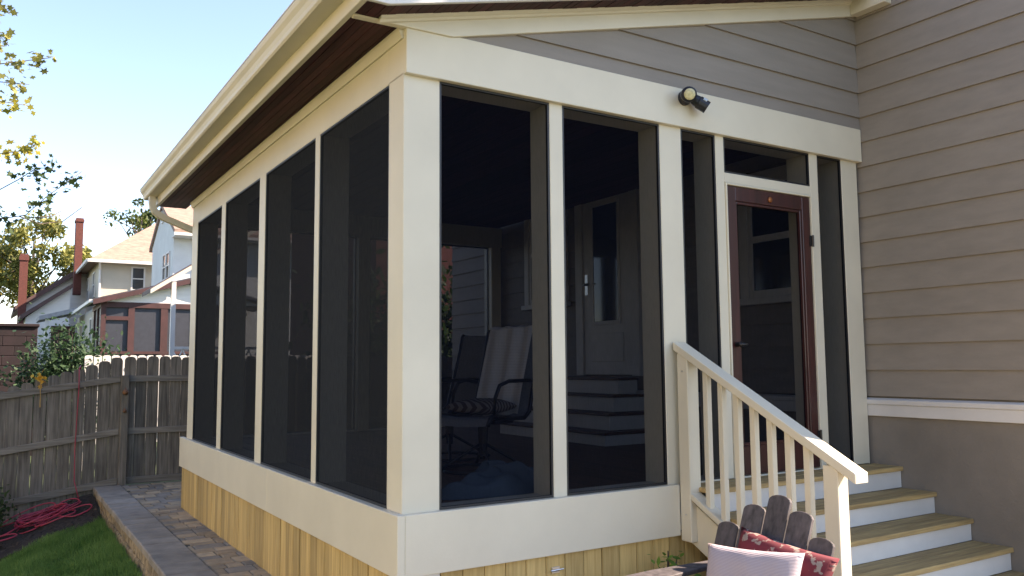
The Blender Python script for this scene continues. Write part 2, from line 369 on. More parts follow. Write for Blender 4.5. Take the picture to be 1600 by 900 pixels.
# gable end soffit boards
x = -.312
while x < 4.0:
    x1 = x+.056; a, b = x+.0015, x1-.0015
    za = 3.452 if a < -.2 else 3.452+SL*(a+.2); zb = 3.452 if b < -.2 else 3.452+SL*(b+.2); t = rnd.uniform(0, .003)
    M().prism([(a, za+t), (b, zb+t), (b, zb+.018), (a, za+.018)], 'y', -.235, -.03).obj('soffit_board', STAINY, roof); x = x1
# fascias
M().box(-.346, -.312, -.235, 6.25, 3.447, 3.625).obj('fascia', CREAM, roof, bevel=.003)
M().prism([(-.346, 3.447), (-.2, 3.447), (4.05, 3.447+SL*4.25), (4.05, 3.66+SL*4.25), (-.346, 3.64)], 'y', -.262, -.2355).obj('fascia', WHITE, roof, bevel=.003)
# frieze along the rake
M().prism([(-.312, 3.441), (.285, 3.447), (4.045, 3.374+SL*4.045), (4.045, 3.496+SL*4.045), (-.17, 3.455), (-.312, 3.455)], 'y', -.050, -.005).obj('frieze_board', CREAM, porch, bevel=.003)
prof = [(-.0505, .0), (-.066, .004), (-.070, .016), (-.084, .022), (-.092, .044), (-.0505, .047)]
mm = M(); x0, x1 = -.172, 3.975
v = [(x0, p[0], 3.469+p[1]+SL*x0) for p in prof]+[(x1, p[0], 3.469+p[1]+SL*x1) for p in prof]; k = len(prof)
mm.add(v, [tuple(range(k)), tuple(range(2*k-1, k-1, -1))]+[(i, i+k, (i+1) % k+k, (i+1) % k) for i in range(k)]).obj('crown_moulding', CREAM, porch)
pbox('eave_return', 3.965, 4.055, -.36, -.051, 4.405, 4.72, CREAM, roof)
# gable siding boards
zb0 = 3.357
for i in range(0, 6):
    z0 = max(zb0+.2055*i, ZT-.03); z1 = zb0+.2055*(i+1)+.012
    xl0 = max((z0-3.40)/SL-.15, .05); xl1 = max((z1-3.40)/SL-.15, .05)
    if xl0 > 4.0: break
    xl1 = min(xl1, 4.05); yb, yt = -.032, -.014
    m = M(); m.add([(xl0, yb, z0), (4.06, yb, z0), (4.06, yt, z1), (xl1, yt, z1), (xl0, .0, z0), (4.06, .0, z0), (4.06, .0, z1), (xl1, .0, z1)],
          [(0,1,2,3),(7,6,5,4),(0,4,5,1),(1,5,6,2),(2,6,7,3),(3,7,4,0)]); m.obj('gable_siding_board', TAUPE, porch)
# gutter with end cap and downspout
gp = [(-.347, 3.54), (-.447, 3.54), (-.458, 3.552), (-.462, 3.575), (-.472, 3.60), (-.490, 3.625), (-.498, 3.645), (-.498, 3.668), (-.486, 3.668), (-.486, 3.650), (-.460, 3.61), (-.45, 3.56), (-.445, 3.548), (-.355, 3.548), (-.355, 3.66), (-.347, 3.66)]
gut = M().prism(gp, 'y', -.30, 6.33).obj('gutter', CREAM, porch)
gpe = gp[:9]+[(-.347, 3.66)]
M().prism(gpe, 'y', 6.33, 6.334).obj('end_cap', CREAM, gut); M().prism(gpe, 'y', -.304, -.30).obj('end_cap', CREAM, gut)
def rect_tube(path, w, d):
    m = M(); rings = []
    for i, p in enumerate(path):
        p = Vector(p); t = (Vector(path[min(i+1, len(path)-1)])-Vector(path[max(i-1, 0)])).normalized()
        a = t.cross(Vector((0, 1, 0))).normalized(); b = Vector((0, 1, 0))
        rings.append([p+a*sa*w/2+b*sb*d/2 for sa, sb in ((-1,-1),(-1,-.5),(-.93,-.4),(-1,-.3),(-1,.3),(-.93,.4),(-1,.5),(-1,1),(1,1),(1,.5),(.93,.4),(1,.3),(1,-.3),(.93,-.4),(1,-.5),(1,-1))])
    n = 16; v = [q for r_ in rings for q in r_]
    f = [(i*n+k, i*n+(k+1) % n, (i+1)*n+(k+1) % n, (i+1)*n+k) for i in range(len(rings)-1) for k in range(n)]
    return m.add(v, f+[tuple(range(n)), tuple(range((len(rings)-1)*n, len(rings)*n))])
rect_tube([(-.405, 6.05, 3.545), (-.405, 6.05, 3.46), (-.395, 6.05, 3.41), (-.37, 6.05, 3.365), (-.33, 6.05, 3.33), (-.27, 6.05, 3.30), (.0, 6.05, 3.20), (.10, 6.05, 3.165), (.15, 6.05, 3.13), (.16, 6.05, 3.05), (.16, 6.05, .15)], .065, .085).obj('downspout', CREAM, gut)

# ================================================================== FLOOD LIGHT
fl = thing('flood_light', (2.09, -.04, 3.38), 'black motion sensor flood light on the porch header', 'light')
M().tube([(2.09, -.034, 3.392), (2.09, -.055, 3.392), (2.09, -.07, 3.392)], [.052, .052, .04], 20).obj('mounting_plate', NAVY, fl, smooth=False)
hd = Vector((-.45, -.80, -.25)).normalized(); c0 = Vector((2.07, -.085, 3.400))
h_ = M().tube([c0, c0+hd*.02, c0+hd*.06, c0+hd*.085], [.026, .048, .054, .050], 20).obj('lamp_head', NAVY, fl, smooth=True)
lensm = mat('lamp_lens', (.55, .5, .28), .2, .15, (60, 60, 60), bump=.3)
M().tube([c0+hd*.083, c0+hd*.088, c0+hd*.090], [.040, .038, .018], 20).obj('lens', lensm, h_, smooth=True)
s0 = Vector((2.13, -.075, 3.392)); sd = Vector((.62, -.42, -.52)).normalized()
M().tube([Vector((2.10, -.065, 3.392)), s0], .014, 10).obj('arm', NAVY, fl)
se = M().tube([s0, s0+sd*.015, s0+sd*.05, s0+sd*.055, s0+sd*.125], [.018, .036, .040, .045, .043], 14).obj('sensor_head', NAVY, fl)
pc = s0+sd*.085; up_ = Vector((-.35, -.55, .75)).normalized(); up_ = (up_-up_.dot(sd)*sd).normalized(); sx = sd.cross(up_)
m = M(); q = pc+up_*.0455
m.add([q-sx*.016-sd*.014, q+sx*.016-sd*.014, q+sx*.016+sd*.014, q-sx*.016+sd*.014, q-sx*.016-sd*.014-up_*.012, q+sx*.016-sd*.014-up_*.012, q+sx*.016+sd*.014-up_*.012, q-sx*.016+sd*.014-up_*.012],
      [(0,1,2,3),(7,6,5,4),(0,4,5,1),(1,5,6,2),(2,6,7,3),(3,7,4,0)]).obj('sticker', mat('pale_sticker', (.6, .68, .75), .4), se)

# ================================================================== HOUSE (taupe siding)
house = thing('house', (8, 2, 0), 'taupe clapboard house beside the stairs with white band and smooth base', 'house')
M().box(4.085, 12, -1.87, 7.1, -.4, 6.6).obj('wall', STUCCO, house)
M().box(4.062, 4.0851, -1.87, 7.1, -.4, 1.16).obj('base_wall', STUCCO, house)
for i in range(27):
    z0 = 3.357+.2055*(i-10); z1 = z0+.2055+.012
    z0 = max(z0, 1.275)
    M().add([(4.052, -1.87, z0), (4.052, 7.1, z0), (4.071, 7.1, z1), (4.071, -1.87, z1), (4.0845, -1.87, z0), (4.0845, 7.1, z0), (4.0845, 7.1, z1), (4.0845, -1.87, z1)],
            [(0,1,2,3),(7,6,5,4),(0,4,5,1),(1,5,6,2),(2,6,7,3),(3,7,4,0)]).obj('siding_board', TAUPE, house)
M().box(4.030, 4.07, -1.87, 7.1, 1.148, 1.238).obj('band_board', WHITE, house, bevel=.003)
M().prism([(4.022, 1.2385), (4.07, 1.2385), (4.07, 1.29), (4.05, 1.284), (4.022, 1.274)], 'y', -1.87, 7.1).obj('band_cap', WHITE, house, bevel=.003)
pb = M().prism([(3.7, 6.5), (8, 9.0), (12.4, 6.5), (12.4, 6.7), (8, 9.2), (3.7, 6.7)], 'y', -1.95, 7.25).obj('roof', mat('house_roof', (.09, .08, .075), .9, .3, (8, 8, 8), bump=.5), house)
M().prism([(4.1, 6.6), (8, 8.9), (11.9, 6.6)], 'y', -1.87, 7.1).obj('gable', TAUPE, house)
for y in (-1.89,):
    M().box(4.03, 4.18, y, y+.12, 1.29, 6.5).obj('corner_board', WHITE, house, bevel=.003)
GLASS = glassmat('dark_glass')
# entry door inside the porch
X = 4.052
dr = M().box(X-.03, X+.02, 2.84, 3.70, 1.45, 3.50).obj('entry_door', WHITE, house, bevel=.004)
m = M(); m.box(X-.05, X, 2.70, 2.835, 1.44, 3.58).box(X-.05, X, 3.705, 3.84, 1.44, 3.58).box(X-.055, X, 2.66, 3.88, 3.58, 3.74).obj('door_casing', WHITE, house, bevel=.004)
M().box(X-.034, X-.029, 3.06, 3.50, 2.06, 3.40).obj('pane', GLASS, dr)
m = M(); m.box(X-.042, X-.0305, 3.02, 3.06, 2.02, 3.44).box(X-.042, X-.0305, 3.50, 3.54, 2.02, 3.44).box(X-.042, X-.0305, 3.06, 3.50, 2.02, 2.06).box(X-.042, X-.0305, 3.06, 3.50, 3.40, 3.44).obj('glazing_bead', WHITE, dr, bevel=.003)
m = M(); m.box(X-.038, X-.0305, 2.98, 3.56, 1.60, 1.92); m.obj('lower_panel', WHITE, dr, bevel=.01)
M().tube([(X-.03, 3.64, 2.50), (X-.08, 3.64, 2.50)], .012, 8).tube([(X-.075, 3.64, 2.50), (X-.08, 3.53, 2.51)], [.012, .008], 8).box(X-.036, X-.03, 3.615, 3.665, 2.38, 2.62).obj('handle', METAL, dr)
def house_window(y0, y1, z0, z1):
    w = M().box(X-.012, X+.02, y0+.1, y1-.1, z0+.12, z1-.1).obj('window', GLASS, house)
    m = M(); m.box(X-.04, X+.01, y0, y0+.105, z0+.06, z1).box(X-.04, X+.01, y1-.105, y1, z0+.06, z1).box(X-.042, X+.01, y0-.02, y1+.02, z1-.11, z1+.02); m.obj('casing', WHITE, w, bevel=.003)
    M().box(X-.07, X+.01, y0-.04, y1+.04, z0, z0+.06).obj('sill', WHITE, w, bevel=.004)
    m = M(); zc = (z0+z1)/2; m.box(X-.03, X-.011, y0+.105, y0+.15, z0+.06, z1-.11).box(X-.03, X-.011, y1-.15, y1-.105, z0+.06, z1-.11).box(X-.03, X-.011, y0+.15, y1-.15, z0+.061, z0+.13).box(X-.032, X-.011, y0+.15, y1-.15, zc-.03, zc+.03); m.obj('sash', WHITE, w, bevel=.003)
house_window(.30, 1.27, 2.10, 3.30)
house_window(4.05, 4.98, 2.28, 3.70)
# steps up to the entry door, wrapping round the near end
ins = thing('entry_steps', (3.7, 3.3, .77), 'white entry steps with dark treads inside the porch below the white door', 'steps')
tops = (.905, 1.075, 1.25, 1.425); cs = ((3.20, 2.31), (3.40, 2.48), (3.60, 2.66), (3.78, 2.80))
zb_ = .772
for i, (t, (cx, cy)) in enumerate(zip(tops, cs)):
    M().box(cx, 4.05, cy, 4.28, zb_, t-.028).obj('riser', WHITE, ins, bevel=.002)
    M().box(cx-.025, 4.05, cy-.025, 4.30, t-.0275, t).obj('tread', FLOORW, ins, bevel=.004); zb_ = t+.0005

# ================================================================== STAIRS WITH RAILING
st = thing('porch_stairs', (3.0, -.7, 0), 'white and pine porch stairs with cream handrail beside the house', 'stairs')
noses = (-.258, -.515, -.776, -1.037, -1.298); tz = (.773, .613, .460, .307, .153)
for i, (ny, z) in enumerate(zip(noses, tz)):
    back = -.002 if i == 0 else noses[i-1]+.022
    mid = (ny+back)/2
    for a, b in ((ny, mid-.003), (mid+.003, back)):
        M().box(2.03, 4.060, a, b, z-.032, z+rnd.uniform(-.001, .001)).obj('tread_board', PINE_X, st, bevel=.004)
    zl = tz[i+1] if i < 4 else 0
    M().box(2.05, 4.058, ny+.022, ny+.040, zl+.001, z-.0325).obj('riser', WHITE, st, bevel=.002)
def sl(y, z_at0): return z_at0+.541*y
M().prism([(-.05, .70), (-1.30, .02), (-1.30, -.01), (-.95, -.01), (-.05, .43)], 'x', 2.006, 2.049).obj('stringer', CREAM, st, bevel=.003)
M().box(1.952, 2.05, -.14, -.046, .43, sl(-.10, 1.69)).obj('rail_post', CREAM, st, bevel=.004)
for z in (1.52, .60):
    M().tube([(1.9515, -.095, z), (1.949, -.095, z)], .006, 8).obj('screw', METAL, st)
# handrail, bottom rail
M().prism([(-.02, sl(-.02, 1.725)), (-1.355, sl(-1.355, 1.725)), (-1.355, sl(-1.355, 1.670)), (-.02, sl(-.02, 1.670))], 'x', 1.945, 2.055).obj('handrail', CREAM, st, bevel=.004)
M().prism([(-.1405, sl(-.14, .815)), (-1.145, sl(-1.145, .815)), (-1.145, sl(-1.145, .775)), (-.1405, sl(-.14, .775))], 'x', 1.955, 2.045).obj('bottom_rail', CREAM, st, bevel=.003)
M().box(1.955, 2.045, -1.24, -1.148, -.005, sl(-1.2, 1.668)).obj('newel_post', CREAM, st, bevel=.004)
for i in range(7):
    y = -.245-.1265*i
    M().prism([(y, sl(y, .812)), (y-.04, sl(y-.04, .812)), (y-.04, sl(y-.04, 1.6695)), (y, sl(y, 1.6695))], 'x', 1.98, 2.02).obj('baluster', CREAM, st, bevel=.003)

# ================================================================== ADIRONDACK CHAIR
ADW = mat('charcoal_weathered_wood', (.080, .067, .068), .75, .3, (30, 30, 2.5), bump=.25, rand=.15)
AX, AY, ARZ = .70, -1.52, math.radians(-84)      # local -y is the way the chair faces
ad = thing('adirondack_chair', (AX, AY, 0), 'dark weathered adirondack chair in front of the stair rail', 'chair', rz=ARZ)
def slat(w, L_, t=.022):
    n = 8; pts = [(-w/2, 0), (w/2, 0)]+[(w/2*math.cos(a), L_-w*.24+w*.24*math.sin(a)) for a in [math.pi*i/n for i in range(n+1)]]
    return M().prism(pts, 'y', -t/2, t/2)
for i in range(5):
    k = i-2; L_ = (.56, .66, .72, .66, .56)[i]
    m = slat(.114, L_); m.xf(rot_m((k*.116, .26, .30), 0, 0, 0) @ Matrix.Rotation(math.radians(-24), 4, 'X') @ Matrix.Rotation(math.radians(k*.7), 4, 'Y'))
    m.obj('back_slat', ADW, ad, bevel=.003, local=True)
m = M().box(-.27, .27, .325, .35, .38, .44); m.obj('back_brace', ADW, ad, local=True)
m = M().box(-.29, .29, .425, .45, .58, .64); m.obj('back_brace', ADW, ad, local=True)
for i in range(6):
    y0 = -.30+.095*i; z0 = .36-.02*i
    M().box(-.27, .27, y0, y0+.085, z0, z0+.022).obj('seat_slat', ADW, ad, bevel=.003, local=True)
for s in (-1, 1):
    M().prism([(-.30, .34), (.75, .0), (.80, .0), (.80, .04), (.25, .26), (-.30, .36)], 'x', s*.285-.012, s*.285+.012).obj('side_rail', ADW, ad, local=True)
    M().box(s*.31-.013, s*.31+.013, -.19, -.09, 0, .596).obj('leg', ADW, ad, bevel=.003, local=True)
    M().prism([(s*.27, -.20), (s*.39, -.20), (s*.405, -.15), (s*.40, .10), (s*.345, .50), (s*.29, .50), (s*.27, .1)], 'z', .597, .620).obj('armrest', ADW, ad, bevel=.004, local=True)
    M().box(s*.315-.012, s*.315+.012, .40, .49, 0.06, .596).obj('leg', ADW, ad, local=True)
# pillows
def pillow(name, w, h, t, mt, loc, rz, rx, label, ry=0, n=18):
    m = M()
    def fn(sgn):
        def g(u, v):
            a, b = 2*u-1, 2*v-1
            e = ((1-abs(a)**2.6)*(1-abs(b)**2.6))
            pin = 1-.07*(1-abs(b)**2)*abs(a)**3-.0; pin2 = 1-.07*(1-abs(a)**2)*abs(b)**3
            return (a*w/2*pin, sgn*(t/2*max(e, 0)**.45+.004*math.sin(9*a+3*b)*e), b*h/2*pin2)
        return g
    m.grid(fn(1), n, n); m.grid(fn(-1), n, n)
    m.xf(rot_m(loc, rz, rx, ry)); o = m.obj(name, mt, smooth=True)
    bm = bmesh.new(); bm.from_mesh(o.data); bmesh.ops.remove_doubles(bm, verts=bm.verts, dist=.002); bmesh.ops.recalc_face_normals(bm, faces=bm.faces); bm.to_mesh(o.data); bm.free()
    o.data.polygons.foreach_set('use_smooth', [True]*len(o.data.polygons))
    c = Vector(loc); 
    for v in o.data.vertices: v.co -= c
    o.location = c
    return tag(o, label, 'pillow')
def stripes(name, c1, c2, scale, axis='X', width=.5):
    m = bpy.data.materials.new(name); m.use_nodes = True; N = m.node_tree.nodes; L = m.node_tree.links; b = N['Principled BSDF']; b.inputs['Roughness'].default_value = .9
    tc = N.new('ShaderNodeTexCoord'); w = N.new('ShaderNodeTexWave'); w.bands_direction = axis; w.inputs['Scale'].default_value = scale; w.inputs['Distortion'].default_value = .4
    rp = N.new('ShaderNodeValToRGB'); rp.color_ramp.elements[0].color = (*c1, 1); rp.color_ramp.elements[1].color = (*c2, 1); rp.color_ramp.elements[0].position = width-.1; rp.color_ramp.elements[1].position = width+.1
    L.new(tc.outputs['Object'], w.inputs['Vector']); L.new(w.outputs['Fac'], rp.inputs[0]); L.new(rp.outputs[0], b.inputs['Base Color'])
    bp = N.new('ShaderNodeBump'); bp.inputs['Strength'].default_value = .3; bp.inputs['Distance'].default_value = .003; L.new(w.outputs['Fac'], bp.inputs['Height']); L.new(bp.outputs[0], b.inputs['Normal'])
    return m
LILAC = stripes('lilac_ribbed_cloth', (.32, .27, .29), (.42, .36, .38), 60, 'Z')
FLORAL = mat('red_floral_cloth', (.12, .012, .02), .9, .1, (21, 21, 21), col2=(.24, .18, .15), ramp=(.42, .46), detail=2.5)
def adw(x, y, z):
    return Matrix.Translation((AX, AY, 0)) @ Matrix.Rotation(ARZ, 4, 'Z') @ Vector((x, y, z))
pillow('throw_pillow', .46, .34, .13, FLORAL, adw(.11, .335, .635), ARZ+.12, math.radians(-24), 'red floral pillow leaning on the dark slatted chair back', ry=.16)
pillow('throw_pillow', .46, .32, .14, LILAC, adw(.06, .215, .62), ARZ+.14, math.radians(-22), 'pale lilac ribbed pillow in front of the red floral pillow', ry=-.05)

# ================================================================== THINGS INSIDE THE PORCH
SLING = mat('pale_sling_fabric', (.20, .20, .21), .85, .08, (60, 60, 60), bump=.2)
def sling_chair(loc, rz, label):
    c = thing('patio_chair', loc, label, 'chair', 'sling chairs on the porch', rz)
    # profile of the sling, local: faces -y
    pr = [(-.30, .36), (-.27, .41), (-.20, .425), (.0, .40), (.18, .395), (.25, .44), (.32, .66), (.40, .90), (.44, 1.06), (.46, 1.08)]
    m = M()
    def g(u, v):
        t = u*(len(pr)-1); i = min(int(t), len(pr)-2); q = t-i
        y = pr[i][0]*(1-q)+pr[i+1][0]*q; z = pr[i][1]*(1-q)+pr[i+1][1]*q
        return ((v-.5)*.50, y, z-.012*(1-(2*v-1)**2))
    m.grid(g, 36, 8); m.obj('sling', SLING, c, local=True, smooth=True)
    for s in (-1, 1):
        m = M(); m.tube([(s*.26, y, z) for y, z in pr], .016, 8); m.obj('side_frame', BLKMET, c, local=True, smooth=True)
        m = M(); m.tube([(s*.28, .30, .66), (s*.30, .20, .68), (s*.31, -.10, .68), (s*.31, -.22, .65), (s*.305, -.27, .56), (s*.29, -.26, .45), (s*.27, -.20, .42)], .015, 8); m.obj('armrest', BLKMET, c, local=True, smooth=True)
    m = M().tube([(0, .0, .385), (0, 0, .12)], [.045, .03], 10).box(-.2, .2, -.12, .12, .36, .385); m.obj('swivel_post', BLKMET, c, local=True)
    for k in range(4):
        a = math.pi/4+k*math.pi/2; ca, sa = math.cos(a), math.sin(a)
        M().tube([(.02*ca, .02*sa, .20), (.16*ca, .16*sa, .12), (.33*ca, .33*sa, .02), (.35*ca, .35*sa, .012)], .013, 6).obj('leg', BLKMET, c, local=True, smooth=True)
    ring = [(.31*math.cos(t), .31*math.sin(t), .012) for t in [2*math.pi*i/28 for i in range(29)]]
    M().tube(ring, .012, 6).obj('base_ring', BLKMET, c, local=True, smooth=True)
    return c
CH = (1.32, 1.42, .771); CRZ = math.radians(-66)
sling_chair(CH, CRZ, 'black framed sling chair with a knitted throw over its back')
sling_chair((1.52, 2.35, .771), math.radians(-72), 'black framed sling chair with bare pale sling behind the draped one')
def chl(x, y, z): return Matrix.Translation(CH) @ Matrix.Rotation(CRZ, 4, 'Z') @ Vector((x, y, z))
# knitted throw over the chair back
TH = stripes('grey_knit', (.60, .57, .55), (.68, .65, .62), 26, 'Z')
m = M()
pth = [(.235, .40), (.27, .56), (.33, .76), (.405, 1.0), (.44, 1.09), (.475, 1.115), (.505, 1.09), (.51, .98), (.49, .80), (.47, .60)]
def g(u, v):
    t = u*(len(pth)-1); i = min(int(t), len(pth)-2); q = t-i
    y = pth[i][0]*(1-q)+pth[i+1][0]*q; z = pth[i][1]*(1-q)+pth[i+1][1]*q
    back = max(0, u-.5)*2
    x = (v-.5)*(.44+.12*back)+.02*math.sin(4*u)-.03
    fold = .012*math.sin(v*17+u*3)
    return (x, y-.03+.0*back+(fold if u < .5 else -fold)+(.03 if u > .5 else -.0), z+.004*math.sin(v*23)+(.05*(v-.5)*(1-u) if u < .5 else 0))
m.grid(g, 40, 30); m.xf(Matrix.Translation(CH) @ Matrix.Rotation(CRZ, 4, 'Z'))
tag(m.obj('knitted_throw', TH, smooth=True), 'grey knitted throw draped over the porch chair back', 'blanket')
pillow('seat_cushion', .42, .40, .12, stripes('striped_cloth', (.07, .045, .04), (.22, .19, .17), 9, 'X'), chl(.0, -.02, .485), CRZ, math.radians(90), 'flat brown striped cushion on the seat of the draped chair')
# crumpled blue cloth on the floor
m = M()
def hp(u, v):
    a = 2*math.pi*v; r = u; bx, by = r*math.cos(a), r*math.sin(a)
    h = (1-r**2.2)**.6 if r < 1 else 0
    n_ = .5+.5*math.sin(5*bx+2.1)*math.cos(6*by-1)+.25*math.sin(11*bx+7*by)
    return (.83+.43*bx+.03*math.sin(3*a), .44+.17*by, .772+h*(.10+.09*n_+.06*bx))
m.grid(hp, 16, 44); tag(m.obj('cloth_bundle', mat('blue_grey_cloth', (.07, .10, .13), .9, .15, (5, 5, 5), bump=.3), smooth=True), 'crumpled blue grey cloth bundle on the porch floor by the screen', 'cloth')

# ================================================================== FENCE
fz = ground_z
def picket(w, h, t):
    r = w*.32
    return [(-w/2, 0), (w/2, 0), (w/2, h-r), (w/2-r*.3, h-r*.3), (w/2-r, h), (-w/2+r, h), (-w/2+r*.3, h-r*.3), (-w/2, h-r)]
FY = 8.45
def fence(x0, x1, zfun, label, name='wooden_fence', posts=()):
    f = thing(name, ((x0+x1)/2, FY, zfun((x0+x1)/2)), label, 'fence', 'weathered privacy fence')
    x = x0
    while x < x1-.02:
        w = .146+rnd.uniform(-.003, .003); xc = x+w/2; zb = zfun(xc); h = 1.735+rnd.uniform(-.012, .012)
        M().prism([(xc+p[0], zb+p[1]) for p in picket(w, h, .02)], 'y', FY+.022+rnd.uniform(-.002, .002), FY+.042).obj('picket', FENCE, f, bevel=.002)
        x += w+rnd.choice((.003, .006, .009))
    for zz, hh in ((1.43, .085), (.715, .085), (.045, .09)):
        za, zb = zfun(x0)+zz, zfun(x1)+zz
        M().prism([(x0, za-hh/2), (x1, zb-hh/2), (x1, zb+hh/2), (x0, za+hh/2)], 'y', FY-.02, FY+.021).obj('rail', FENCE_X, f, bevel=.004)
    for px_ in posts:
        M().box(px_-.048, px_+.048, FY-.118, FY-.022, zfun(px_)-.2, zfun(px_)+1.48).obj('post', FENCE, f, bevel=.006)
    return f
fR = fence(-.335, 4.9, lambda x: -.012, 'weathered grey picket fence, level run behind the porch', posts=(-.335, 2.1, 4.4))
fence(-6.1, -.385, lambda x: -.012-.315*min(max(-.385-x, 0), 2.6), 'weathered grey picket fence, run stepping downhill from the post', posts=(-2.75, -5.2))
# small hanging gourds on the post
for k, (z, r) in enumerate(((1.24, .040), (.985, .026))):
    m = M(); c = Vector((-.335, FY-.118-r*.7, z)); m.tube([c+Vector((0, 0, -r)), c+Vector((0, 0, -r*.7)), c, c+Vector((0, 0, r*.7)), c+Vector((0, 0, r)), c+Vector((0, 0, r*1.6))], [.005, r*.75, r, r*.7, .008, .005], 12)
    tag(m.obj('gourd', mat('rust_brown%d' % k, (.16, .07, .03), .6), smooth=True), ('larger' if k == 0 else 'smaller')+' rust brown gourd hung on the fence post', 'gourd')
# white picket fence of the next garden
wf = thing('white_fence', (.2, 12.5, .1), 'white vinyl picket fence showing above the weathered fence', 'fence')
x = -.5
while x < 4.5:
    zt = 1.80
    M().prism([(x, .2), (x+.13, .2), (x+.13, zt-.02), (x+.10, zt), (x+.03, zt), (x, zt-.02)], 'y', 12.5, 12.522).obj('picket', WHITE, wf); x += .146
M().box(-.5, 4.5, 12.523, 12.56, 1.45, 1.55).box(-.5, 4.5, 12.523, 12.56, .4, .5).obj('rail', WHITE, wf)
for x in (-.5, 1.5, 4.4): M().box(x, x+.1, 12.561, 12.66, -.3, 1.75).obj('post', WHITE, wf)

# red hose: loose coils on the mulch and one line over the fence
m = M(); pts = []; hr = random.Random(12)
for j in range(16):
    cx, cy = (hr.uniform(-1.45, -.98), hr.uniform(7.62, 8.18)) if j < 12 else (-1.55-.28*(j-11), 7.62-.16*(j-11))
    ra, rb, ph = hr.uniform(.16, .34), hr.uniform(.10, .19), hr.uniform(0, 6.28)
    if j >= 12: ra, rb = .30, .07
    for k in range(26):
        a = ph+k*.30; x = min(cx+ra*math.cos(a), -.74); y = min(cy+rb*math.sin(a), 8.38)
        pts.append(Vector((x, y, mulch_z(x, y)+.03+.010*min(j, 8)+.03*math.sin(k*.5+j))))
sm_ = [sum(pts[max(0, q-2):q+3], Vector())/len(pts[max(0, q-2):q+3]) for q in range(len(pts))]
m.tube(sm_, .009, 6)
p0 = on(1, FY-.03, 124, 575); p1 = on(1, FY-.03, 121, 640); p2 = on(1, FY-.03, 117, 700); p3 = on(1, FY-.08, 116, 752)
m.tube([p0+Vector((.03, .09, -.06)), p0+Vector((.02, .05, .03)), p0, (p0+p1)/2+Vector((.006, 0, 0)), p1, p2, p3, (p3.x+.05, p3.y-.15, mulch_z(p3.x, 8.2)+.03)], .007, 6)
tag(m.obj('garden_hose', HOSE, smooth=True), 'tangled red hose heaped on the mulch and hung over the fence', 'hose')

# ================================================================== PLANTS
def leaf_cloud(pts, size, shape='leaf', up=.3, jitter=.4, seed=1):
    r = random.Random(seed); m = M()
    if shape == 'maple':
        base = [(0, -.5), (.18, -.2), (.5, -.28), (.33, 0), (.5, .22), (.2, .2), (0, .55), (-.2, .2), (-.5, .22), (-.33, 0), (-.5, -.28), (-.18, -.2)]
    else:
        base = [(0, -.5), (.24, -.1), (.2, .2), (0, .55), (-.2, .2), (-.24, -.1)]
    for p in pts:
        s = size*r.uniform(1-jitter, 1+jitter)
        q = Matrix.Translation(p) @ Matrix.Rotation(r.uniform(0, 6.28), 4, 'Z') @ Matrix.Rotation(r.gauss(0, 1.0)*(1-up)+.4, 4, 'X') @ Matrix.Rotation(r.gauss(0, .6), 4, 'Y')
        n = len(m.v); m.v += [tuple(q @ Vector((a*s, b*s, .12*s*abs(a)))) for a, b in base]; m.f.append(tuple(range(n, n+len(base))))
    return m
BARK = mat('bark', (.10, .08, .065), .9, .3, (14, 14, 3), bump=.6)
def tree(name, loc, h, crown_c, crown_r, n, leaf, lm, label, seed=1, trunk_r=.2, clumps=26, shape='leaf', group=None):
    r = random.Random(seed); loc = Vector(loc); t = thing(name, loc, label, 'tree', group)
    cc = Vector(crown_c); m = M()
    m.tube([loc-Vector((0, 0, .3)), loc+Vector((r.uniform(-.1, .1), 0, h*.25)), loc.lerp(cc, .6), cc+Vector((0, 0, crown_r[2]*.6))], [trunk_r*1.2, trunk_r, trunk_r*.6, trunk_r*.1], 10)
    cl = []
    for k in range(clumps):
        d = Vector((r.gauss(0, 1), r.gauss(0, 1), r.gauss(0, 1))).normalized()*r.uniform(.35, 1)**.5
        c = cc+Vector((d.x*crown_r[0], d.y*crown_r[1], d.z*crown_r[2])); cl.append((c, r.uniform(.22, .42)*min(crown_r)))
        s = loc.lerp(cc, r.uniform(.45, .95)); m.tube([s, s.lerp(c, .5)+Vector((0, 0, .1)), c], [trunk_r*.28, trunk_r*.16, trunk_r*.04], 5)
    m.obj('trunk', BARK, t, smooth=True)
    pts = []
    for i in range(n):
        c, rr = cl[r.randrange(len(cl))]; d = Vector((r.gauss(0, 1), r.gauss(0, 1), r.gauss(0, .8))).normalized()*rr*r.random()**.4
        pts.append(c+d)
    leaf_cloud(pts, leaf, shape, seed=seed).obj('crown', lm, t, fix=False)
    return t
LGRN = leafmat('green_leaves', (.035, .06, .015), (.10, .13, .03))
LFALL = leafmat('turning_leaves', (.10, .11, .02), (.30, .22, .03), .45)
LDARK = leafmat('dark_leaves', (.02, .04, .012), (.05, .085, .025))
LYEL = leafmat('yellow_leaves', (.35, .25, .03), (.55, .40, .06), .45)
LOLV = leafmat('olive_leaves', (.10, .12, .03), (.26, .25, .07))
